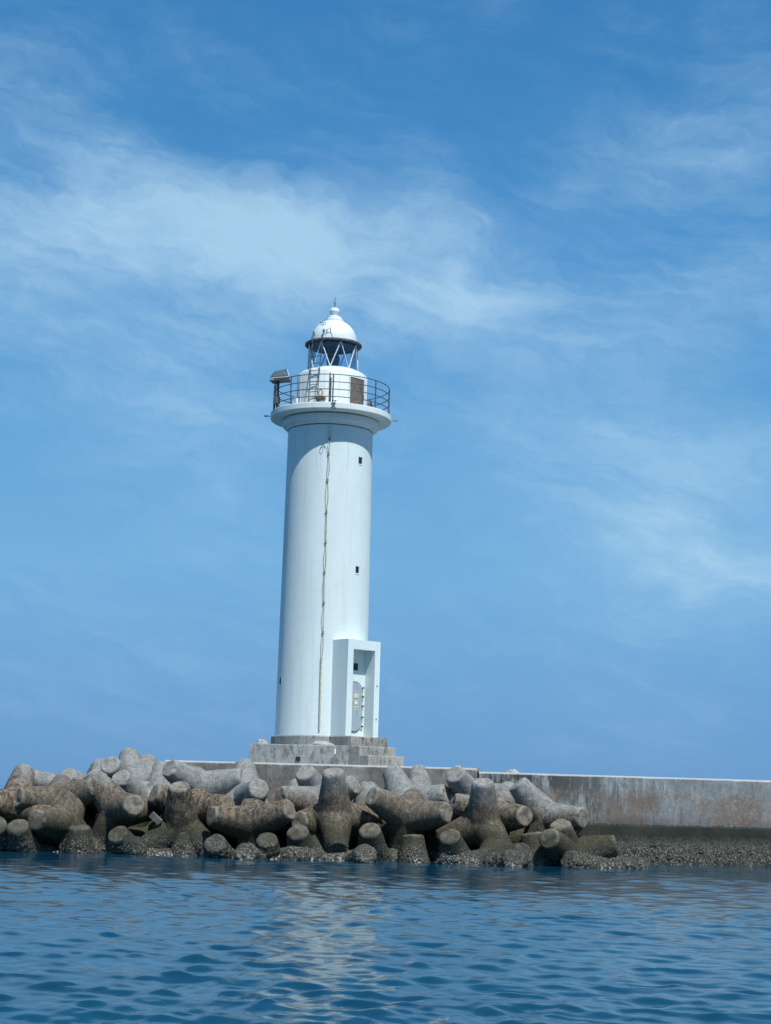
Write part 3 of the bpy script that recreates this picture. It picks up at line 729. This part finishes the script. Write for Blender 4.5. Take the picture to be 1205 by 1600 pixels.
MB().tube([pp(du1 - .33, VD + .061, dz0 + 1.02), pp(du1 - .33, VD + .08, dz0 + 1.02)], .05, 14).build('door_knob', M_WHITE, door)
MB().box(pp(du1 - .36, VD + .058, dz0 + .78), (.09, .012, .03), None, TH).build('keyhole_plate', M_WHITE, door)
# small window in the back wall of the recess
wz0, wz1 = ZO - .72, ZO - .46; wu0, wu1 = uo0 + .12, uo0 + .66
wf = MB()
for (a, b, c, d_) in ((wu0, wu1, wz1, wz1 + .03), (wu0, wu1, wz0 - .04, wz0), (wu0 - .03, wu0, wz0, wz1), (wu1, wu1 + .03, wz0, wz1)):
    wf.box(pp((a + b) / 2, VD + .012, (c + d_) / 2), (b - a, .03, d_ - c), None, TH)
pw = wf.build('window', M_BAR, LH)
MB().box(pp((wu0 + wu1) / 2, VD + .004, (wz0 + wz1) / 2), (wu1 - wu0, .012, wz1 - wz0), None, TH).build('pane', M_DARK, pw)
for zz_ in (ZB + 1.85, ZB + .66):
    MB().tube([pp(uo1 + .13, PF, zz_), pp(uo1 + .13, PF + .03, zz_)], .02, 8).build('wall_bolt', M_RAIL, porch)

# plinth and steps (raised concrete under the tower)
zdk = zt1 + .004
def rough_block(name, mat, pts, z0, z1, parent, bev=.025, sub=.22, amp=.012, cols=None):
    """prism from a ground outline with worn faces"""
    mb = MB(); n = len(pts); vs = []; segs = []
    ring = []
    for i in range(n):
        a, b = Vector(pts[i]), Vector(pts[(i + 1) % n]); k = max(1, int((b - a).length / sub))
        ring += [a + (b - a) * j / k for j in range(k)]
    m_ = len(ring); cen = sum(ring, Vector((0, 0))) / m_
    zs = [z0] + list(np.linspace(z0 + .02, z1 - bev, max(2, int((z1 - z0) / sub)))) + [z1]
    for j, z in enumerate(zs):
        for p in ring:
            q = p.copy(); d = (cen - p).normalized()
            if j == len(zs) - 1: q += d * bev
            w = noise.noise(Vector((p.x * 3, p.y * 3, z * 3))) * amp
            q += d * w; vs.append((q.x, q.y, z + (noise.noise(Vector((p.x * 4, p.y * 4, 9))) * amp if j == len(zs) - 1 else 0)))
    fs = [(j * m_ + i, j * m_ + (i + 1) % m_, (j + 1) * m_ + (i + 1) % m_, (j + 1) * m_ + i) for j in range(len(zs) - 1) for i in range(m_)]
    fs.append(tuple((len(zs) - 1) * m_ + i for i in range(m_)))
    mb.add(vs, fs); return mb.build(name, mat, parent)
rP = rr(77, ZB)
zp1 = ZB - .30
MB().lathe([(rP, zdk - .02), (rP, ZB - .04), (rP - .03, ZB - .004), (.3, ZB - .002)], BX, BYc, 90).build('plinth', M_PLINTH, LH)
st_tops = [ZB - .006, zpx(1167.5), zpx(1181)]
for i, (v1, ztop) in enumerate(zip((PF + .46, PF + .90, PF + 1.36), st_tops)):
    u0, u1 = -PW - .12 + i * .01, PW + .06 + i * .0
    pts = [pp(u0, .6, 0).xy, pp(u1, .6, 0).xy, pp(u1 - i * .012, v1, 0).xy, pp(u0, v1, 0).xy]
    rough_block('step', M_STEP, pts, zdk - .02 - i * .003, ztop, LH)
# low bench block in front
b0 = at(389.5, 1180, 65.3); b1 = at(544.5, 1180, 64.5); zbt = at(470, 1163.5, 64.9).z
blk = rough_block('concrete_block', M_PLINTH, [(b0.x, b0.y), (b1.x, b1.y), (b1.x + .2, b1.y + 1.1), (b0.x + .2, b0.y + 1.4)], zdk - .03, zbt, None, sub=.12)
meta(blk, 'long low streaked concrete block in front of the lighthouse plinth', 'concrete block')
MB().tube([(b0.x + 3.05, b0.y - .62, zbt - .12), (b0.x + 3.05, b0.y - .62, zbt - .30)], .035, 8).build('pipe_stub', M_WHITE, blk)
mh = at(463, 1183, 64.86); MB().box((b0.x + 1.75, b0.y - .37, zbt - .50), (.16, .10, .15)).build('drain_hole', M_DARK, blk)
def lump(name, c, s, mat, seed, label, cat, sub=4, amp=.25, hi=6):
    bm = bmesh.new(); bmesh.ops.create_icosphere(bm, subdivisions=sub, radius=1.0)
    for v in bm.verts:
        k = 1 + amp * noise.fractal(v.co * 1.6 + Vector((seed, 0, 0)), 1, 2, 4); v.co *= k
        if v.co.z < 0: v.co.z *= .1
        v.co = Vector((v.co.x * s[0], v.co.y * s[1], v.co.z * s[2]))
    me = bpy.data.meshes.new(name); bm.to_mesh(me); bm.free(); me.polygons.foreach_set('use_smooth', [True] * len(me.polygons))
    me.materials.append(mat); o = bpy.data.objects.new(name, me); COL.objects.link(o); o.location = c; return meta(o, label, cat)
lump('rock', Vector((at(409, 1165, 65.4).x, 65.5 * YK, zbt - .01)), (.20, .16, .19), M_MORTAR, 2, 'small pale rock sitting on the left end of the concrete block', 'rock')
lump('mortar_heap', Vector((at(503, 1165, 65.0).x, 65.05 * YK, zbt - .01)), (.42, .25, .15), M_MORTAR, 8, 'spread pale mortar heap below the tower cable on the concrete block', 'mortar heap')
lump('rock', Vector((at(716, 1199, 61.9).x, 62.1 * YK, zt1)), (.12, .1, .09), M_MORTAR, 5, 'tiny pale stone on the wall top beside the joint, above the tetrapods', 'rock')
lump('rock', Vector((at(802, 1205, 61.9).x, 62.0 * YK, zt2)), (.2, .12, .12), M_MORTAR, 11, 'low pale stone lying on top of the stained wall section', 'rock')

# ------------------------------------------------------------------ tetrapods
LEG = 1.50; RT = .325; RB_ = .585
TD = [Vector((0, 0, 1))] + [Vector((math.sqrt(8 / 9) * math.cos(a), math.sqrt(8 / 9) * math.sin(a), -1 / 3)) for a in (0, 2 * math.pi / 3, 4 * math.pi / 3)]
def tet_sdf(p):
    """distance to four tapered, chamfered legs meeting with a small fillet"""
    out = None; sl = (RB_ - RT) / LEG; cs = 1 / math.sqrt(1 + sl * sl)
    for d in TD:
        dv = np.array(d); z = p @ dv; r = np.sqrt(np.maximum((p * p).sum(1) - z * z, 1e-9))
        side = (r - (RB_ - sl * z)) * cs; cap = z - LEG; ch = (r + z - (RT + LEG - .038)) * .7071; bot = -z - .25
        f = np.maximum(np.maximum(side, cap), np.maximum(ch, bot))
        if out is None: out = f
        else:
            h = np.clip(.5 + .5 * (out - f) / .035, 0, 1); out = out * (1 - h) + f * h - .035 * h * (1 - h)
    return out
def tet_proto():
    bm = bmesh.new(); n = 40
    for d in TD:
        q = d.to_track_quat('Z', 'Y').to_matrix().to_4x4()
        prof = [(0.001, -.2), (RB_, -.2), (RB_, 0), (RT, LEG), (.001, LEG)]
        rows = [[bm.verts.new(q @ Vector((r * math.cos(2 * math.pi * k / n), r * math.sin(2 * math.pi * k / n), z))) for k in range(n)] for r, z in prof]
        for a, b in zip(rows, rows[1:]):
            for k in range(n): bm.faces.new((a[k], a[(k + 1) % n], b[(k + 1) % n], b[k]))
    bmesh.ops.remove_doubles(bm, verts=bm.verts, dist=.003)
    bmesh.ops.recalc_face_normals(bm, faces=bm.faces)
    me = bpy.data.meshes.new('tetrapod_source'); bm.to_mesh(me); bm.free()
    o = bpy.data.objects.new('tetrapod_source', me); COL.objects.link(o)
    r = o.modifiers.new('r', 'REMESH'); r.mode = 'VOXEL'; r.voxel_size = .031
    dg = bpy.context.evaluated_depsgraph_get(); me2 = bpy.data.meshes.new_from_object(o.evaluated_get(dg))
    bpy.data.objects.remove(o)
    nv = len(me2.vertices); co = np.empty(nv * 3, np.float32); me2.vertices.foreach_get('co', co); co = co.reshape(-1, 3).astype(float)
    for _ in range(5):
        e = 1e-3; f = tet_sdf(co); g = np.stack([tet_sdf(co + e * np.eye(3)[k]) - f for k in range(3)], 1) / e
        g /= np.maximum(np.linalg.norm(g, axis=1, keepdims=True), .3); co = co - g * f[:, None]
    me2.vertices.foreach_set('co', co.astype(np.float32).ravel()); me2.update()
    return me2, co, g
TM, TCO, TNO = tet_proto(); nv = len(TCO)
def vnoise(p, seed=0):
    """vectorised value noise in -1..1"""
    i = np.floor(p).astype(np.int64); f = p - i; f = f * f * (3 - 2 * f); o = 0.0
    for dx in (0, 1):
        for dy in (0, 1):
            for dz in (0, 1):
                h = ((i[:, 0] + dx) * 374761393 + (i[:, 1] + dy) * 668265263 + (i[:, 2] + dz) * 2147483647 + seed * 974711) & 0xffffffff
                h = ((h ^ (h >> 13)) * 1274126177) & 0xffffffff; h = (h ^ (h >> 16)) & 0xffff
                w = (f[:, 0] if dx else 1 - f[:, 0]) * (f[:, 1] if dy else 1 - f[:, 1]) * (f[:, 2] if dz else 1 - f[:, 2])
                o = o + w * (h / 32767.5 - 1)
    return o
BARN = []
def frame(d1, d2):
    """rotation sending leg 0 to d1 and leg 1 towards d2"""
    d1 = d1.normalized(); y = d2 - d1 * d2.dot(d1)
    if y.length < 1e-3: y = d1.orthogonal()
    y.normalize(); z = d1; x = y; w = z.cross(x)
    return Matrix((x, w, z)).transposed()
TIP = np.clip((np.max(TCO @ np.array([q[:] for q in TD]).T, axis=1) - LEG + .015) / .01, 0, 1)
TETS = []; DEBUG = False
def tetrapod(cx, cy, Y, t1, t2, pale, label):
    if not t2:
        k_ = 1.5 if cy > 1325 else 1.12; cx, cy = t1[0] + (cx - t1[0]) * k_, t1[1] + (cy - t1[1]) * k_
    c = at(cx, cy, Y); pxm = F / depth(c) * LEG
    def dvec(tp):
        dx, dz = (tp[0] - cx) / pxm, -(tp[1] - cy) / pxm; n = math.hypot(dx, dz)
        if n > .995: dx, dz = dx / n * .995, dz / n * .995; n = .995
        return Vector((dx, tp[2] * math.sqrt(1 - n * n), dz))
    d1 = dvec(t1)
    if t2: Rm = frame(d1, dvec(t2))
    else:       # nothing known about the other legs: turn the unit so they stay low, as a settled unit does
        best = None; o1 = d1.orthogonal()
        for k in range(24):
            M_ = frame(d1, Matrix.Rotation(2 * math.pi * k / 24, 3, d1) @ o1); hi = max((M_ @ q).z for q in TD[1:]) + .02 * noise.noise(Vector((cx, k, 0)))
            if best is None or hi < best[0]: best = (hi, M_)
        Rm = best[1]
    if DEBUG: print('TET', [(round(cx + (Rm @ q).x * pxm), round(cy - (Rm @ q).z * pxm), round((Rm @ q).y, 1)) for q in TD], label)
    A = np.array(Rm)
    co = TCO @ A.T; no = TNO @ A.T; W = co + np.array(c)
    seed = len(TETS)
    d = .012 * vnoise(W * 1.7, seed) + .005 * vnoise(W * 5.5, seed + 1) + .004 * vnoise(W * 14, seed + 2)
    # chipped and worn tip edges
    edge = np.exp(-((np.max(TCO @ np.array([q[:] for q in TD]).T, axis=1) - LEG + .03) / .05) ** 2)
    d -= edge * np.clip(vnoise(W * 6, seed + 5) - .1, 0, 1) * .06
    k = np.clip((.5 - W[:, 2]) / .4, 0, 1)
    d += k * (.05 * np.abs(vnoise(W * 9, 3)) + .022 * vnoise(W * 20, 4))
    out = co + no * d[:, None]
    me = TM.copy(); me.name = 'tetrapod'; me.vertices.foreach_set('co', out.astype(np.float32).ravel()); me.update()
    for nm, val in (('edge', edge * np.clip(.55 + vnoise(W * 7, seed + 8), 0, 1)), ('tip', TIP)):
        at_ = me.attributes.new(nm, 'FLOAT', 'POINT'); at_.data.foreach_set('value', val.astype(np.float32))
    me.polygons.foreach_set('use_smooth', [True] * len(me.polygons)); me.materials.append(M_TET)
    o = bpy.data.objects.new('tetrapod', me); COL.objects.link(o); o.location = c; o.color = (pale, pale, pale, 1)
    meta(o, label, 'tetrapod', 'concrete tetrapods piled along the breakwater'); TETS.append(o)
    # where barnacles grow
    Wd = out + np.array(c); m_ = (Wd[:, 2] > -.02) & (Wd[:, 2] < .5) & (no[:, 1] < .4)
    ids = np.nonzero(m_)[0]
    for i in ids:
        z = Wd[i, 2]; f = noise.noise(Vector(Wd[i] * 1.6)) * .5 + .5
        if rng.random() < 1.1 * max(0, f - .42) * (1 - z / .6): BARN.append((Wd[i], no[i]))

T = tetrapod
# -- far left and left front
T(22, 1262, 58.6, (26, 1202, 1), (12, 1330, -1), .3, 'upright brown tetrapod at the far left edge of the pile')
T(94, 1256, 58.9, (36, 1247, -1), (100, 1340, 1), .3, 'brown tetrapod with a leg lying level towards the far left edge')
T(98, 1288, 58.2, (121, 1221, 1), (66, 1306, -1), .15, 'dark tetrapod left of centre-left with a broad smooth leg leaning right')
T(102, 1240, 60.6, (52, 1219, -1), None, .6, 'greyish tetrapod with a rounded leg end behind the left front row')
T(38, 1328, 57.6, (34, 1290, -1), None, .0, 'low green algae covered tetrapod at the bottom left corner of the pile')
T(2, 1325, 57.9, (4, 1288, -1), None, .0, 'green tetrapod stub cut by the left edge of the photo at the water')
T(124, 1342, 57.5, (122, 1292, -1), None, .0, 'short barnacled tetrapod leg standing in the water third from left')
T(163, 1325, 58.6, (154, 1277, 1), None, .0, 'narrow dark green tetrapod leg under the big two legged brown tetrapod')
T(186, 1266, 58.3, (219, 1257, -1), (148, 1205, -1), .35, 'big brown tetrapod with a round cracked end facing right and a fat leg up left')
T(204, 1336, 57.5, (188, 1302, -1), None, .0, 'low green topped tetrapod leaning left under the cracked round leg end')
# -- back left pile
T(190, 1226, 61.8, (180, 1196, -1), (192, 1300, 1), 1., 'pale tetrapod whose white round end faces the sea at the top of the left pile')
T(202, 1226, 63.0, (194, 1175, 1), None, 1., 'topmost pale tetrapod leg rising behind the white round end')
T(226, 1236, 63.2, (222, 1186, 1), None, 1., 'pale tetrapod peeking over the left pile just right of its peak')
T(214, 1252, 61.0, (193, 1216, -1), None, .85, 'pale grey tetrapod with two stubby legs below the white round end')
T(165, 1238, 61.6, (146, 1194, 1), None, .75, 'grey tetrapod with a pointed back left of the pile top')
T(250, 1250, 61.4, (247, 1195, 1), None, .95, 'pale upright tetrapod leg beside the left end of the breakwater wall')

T(130, 1248, 62.2, (112, 1213, -1), None, .7, 'low grey tetrapod on the skyline between the left legs and the pile top')
# -- centre left
T(313, 1233, 60.3, (268, 1202, -1), (376, 1208, -1), .95, 'pale tetrapod with two legs spread left and right in front of the wall end')

T(385, 1252, 59.9, (409, 1232, -1), (390, 1170, 1), .9, 'grey tetrapod with a round end facing the sea and a tall pale leg behind it')
T(302, 1267, 59.2, (362, 1256, -1), (240, 1243, -1), .2, 'brown tetrapod behind the flat capped upright leg, one end showing on either side')
T(352, 1278, 59.8, (350, 1224, 1), None, .55, 'tetrapod with a short flat broken top between pale legs left of the round end')
T(283, 1294, 58.1, (281, 1228, -1), (286, 1350, 1), .35, 'brown upright tetrapod with a pale flat cap, left of the spread legged brown one')
T(286, 1352, 57.6, (286, 1300, 1), None, .0, 'algae coated tetrapod standing in the water below the flat capped upright leg')
T(395, 1288, 57.8, (455, 1263, -1), (331, 1278, -1), .10, 'spread legged brown tetrapod forming a wide V in the front row')
T(346, 1345, 57.3, (339, 1316, -1), None, .0, 'round headed green tetrapod stub left of the white barnacled disc at the waterline')
T(394, 1352, 57.0, (388, 1330, -1), None, .0, 'white barnacled tetrapod disc at the waterline under the wide V')
T(418, 1350, 57.8, (418, 1310, -1), None, .0, 'rough barnacled tetrapod leg dropping to the water right of the white disc')
T(473, 1335, 57.6, (465, 1299, -1), None, .0, 'leaning green capped tetrapod left of the tall central upright')
T(492, 1256, 59.8, (439, 1246, -1), None, .5, 'brown and grey tetrapod leg lying level left of the tall central upright')
T(464, 1275, 60.4, (461, 1226, 1), None, .9, 'flat topped grey tetrapod tip showing above the level leg near the wall')
T(500, 1248, 61.0, (476, 1208, -1), None, 1., 'pale tetrapod with a leg end pointing left behind the central upright')
# -- centre
T(523, 1275, 58.0, (519, 1206, -1), (529, 1318, -1), .35, 'tallest central upright tetrapod with a streaked flat topped leg and bulging foot')
T(507, 1298, 58.9, (468, 1284, -1), None, .05, 'dark tetrapod shoulder tucked behind the left side of the central upright')
T(500, 1356, 57.2, (452, 1338, -1), (560, 1345, -1), .0, 'low barnacled tetrapod awash under the central upright')
T(560, 1354, 57.2, (572, 1331, -1), None, .0, 'craggy barnacled tetrapod awash right of the central upright')
T(582, 1334, 57.8, (576, 1296, -1), None, .05, 'ochre capped tetrapod stub right of the central upright')
T(637, 1277, 58.3, (698, 1268, -1), (575, 1247, -1), .35, 'long armed brown tetrapod with cracked legs right of the central upright')
T(646, 1352, 57.4, (643, 1292, 1), None, .0, 'dark upright barnacled tetrapod under the long cracked arms')
T(637, 1260, 60.2, (697, 1239, -1), (606, 1208, 1), .8, 'grey tetrapod with a round ended leg pointing right and an upright leg against the wall')
T(575, 1285, 59.8, (573, 1228, 1), None, .6, 'grey tetrapod top between the central upright and the long cracked arms')

T(655, 1258, 61.0, (653, 1201, 1), None, 1., 'pale upright tetrapod leg against the wall behind the level round ended grey one')
# -- right
T(736, 1247, 60.4, (706, 1211, -1), None, .9, 'grey tetrapod with a bright oval end near the wall joint')
T(755, 1290, 58.5, (752, 1222, -1), (792, 1328, -1), .45, 'broad upright grey tetrapod below the wall joint')

T(772, 1352, 57.3, (814, 1330, -1), (735, 1340, -1), .0, 'white crusted tetrapod nose at the water right of the broad upright')
T(774, 1277, 59.3, (816, 1274, -1), (783, 1240, 1), .5, 'brown tetrapod with a short leg pointing right behind the broad upright')
T(855, 1281, 58.7, (806, 1226, -1), (912, 1290, -1), .65, 'large grey tetrapod leaning up left with a low leg to the right')
T(838, 1350, 57.6, (829, 1294, 1), None, .0, 'green brown upright tetrapod with shell crusted sides below the large leaning grey one')
T(712, 1342, 57.6, (699, 1306, -1), None, .05, 'tetrapod stub with an ochre oval cap left of the white crusted nose')
T(733, 1356, 57.0, (683, 1340, -1), None, .0, 'low shell crusted tetrapod lying at the water under the ochre oval cap')
T(884, 1330, 58.0, (871, 1288, -1), None, .1, 'brown and green tetrapod near the right end of the pile')
T(918, 1330, 57.9, (974, 1316, -1), None, .0, 'olive tetrapod with a leg pointing right at the right end of the pile')
T(962, 1366, 57.3, (1006, 1354, -1), None, .0, 'barnacle crusted tetrapod awash at the very right end of the pile')
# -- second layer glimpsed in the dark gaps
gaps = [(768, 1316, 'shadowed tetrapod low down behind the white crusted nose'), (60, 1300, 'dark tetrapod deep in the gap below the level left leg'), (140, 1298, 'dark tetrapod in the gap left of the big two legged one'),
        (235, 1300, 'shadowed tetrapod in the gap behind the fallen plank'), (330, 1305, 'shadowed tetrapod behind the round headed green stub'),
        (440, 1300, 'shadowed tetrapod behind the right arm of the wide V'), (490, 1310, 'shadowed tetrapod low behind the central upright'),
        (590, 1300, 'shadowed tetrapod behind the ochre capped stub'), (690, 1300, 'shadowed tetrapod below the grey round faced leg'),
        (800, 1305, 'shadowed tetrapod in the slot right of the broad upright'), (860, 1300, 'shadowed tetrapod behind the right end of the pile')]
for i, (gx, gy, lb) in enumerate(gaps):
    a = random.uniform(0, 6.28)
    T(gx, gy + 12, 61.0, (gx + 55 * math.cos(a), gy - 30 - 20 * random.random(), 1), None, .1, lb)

# plank wedged in the gap
pk = at(243.5, 1279, 57.6)
q = MB().box(pk, (.40, .12, .20), (Matrix.Rotation(R(40), 3, 'Y') @ Matrix.Rotation(R(10), 3, 'X'))).build('plank', mat_simple('weathered_wood', (.14, .14, .12), .9, 0, .3, 8, .01), None, pk, bevel=.01)
meta(q, 'short weathered plank end wedged in the dark gap between tetrapods', 'plank')

# barnacle crust
for (root, p, qd, n, d, L), x1 in ((w1, 1e9), (w2, 16.5)):
    for _ in range(15000 if x1 < 1e8 else 0):
        s_ = rng.random() * min(L, 17); z = .04 + .64 * rng.random() ** .8; 
        if z > .68 or noise.noise(Vector((s_ * 1.3, z * 5, 0))) < -.12 + z * .2: continue
        off = np.interp(z, [.05, .22, .42, .60, .72], [.46, .42, .34, .24, .13]); P_ = p + d * s_ + n * (off + .01)
        BARN.append((np.array((P_.x, P_.y, z)), np.array((n.x, n.y, .35 + rng.normal(0, .3)))))
vs = []; fs = []
for P_, N_ in BARN:
    nrm = Vector(N_).normalized(); a = nrm.orthogonal().normalized(); b = nrm.cross(a)
    r = rng.uniform(.008, .018) * (1 + (rng.random() < .1)); h = r * rng.uniform(.7, 1.4); o_ = len(vs); P_ = Vector(P_) - nrm * .004
    jit = a * rng.uniform(-.02, .02) + b * rng.uniform(-.02, .02); P_ = P_ + jit
    for k in range(5):
        q_ = 2 * math.pi * k / 5; vs.append(tuple(P_ + (a * math.cos(q_) + b * math.sin(q_)) * r))
    for k in range(5):
        q_ = 2 * math.pi * k / 5; vs.append(tuple(P_ + (a * math.cos(q_) + b * math.sin(q_)) * r * .45 + nrm * h))
    for k in range(5): fs.append((o_ + k, o_ + (k + 1) % 5, o_ + 5 + (k + 1) % 5, o_ + 5 + k))
    fs.append(tuple(o_ + 5 + k for k in range(5)))
me = bpy.data.meshes.new('barnacles'); me.from_pydata(vs, [], fs); me.materials.append(M_BARN)
o = bpy.data.objects.new('barnacles', me); COL.objects.link(o)
meta(o, 'crust of pale barnacles along the waterline of the pile and the wall foot', 'barnacles', kind='stuff')
print('barnacles', len(BARN), 'tet verts', nv)
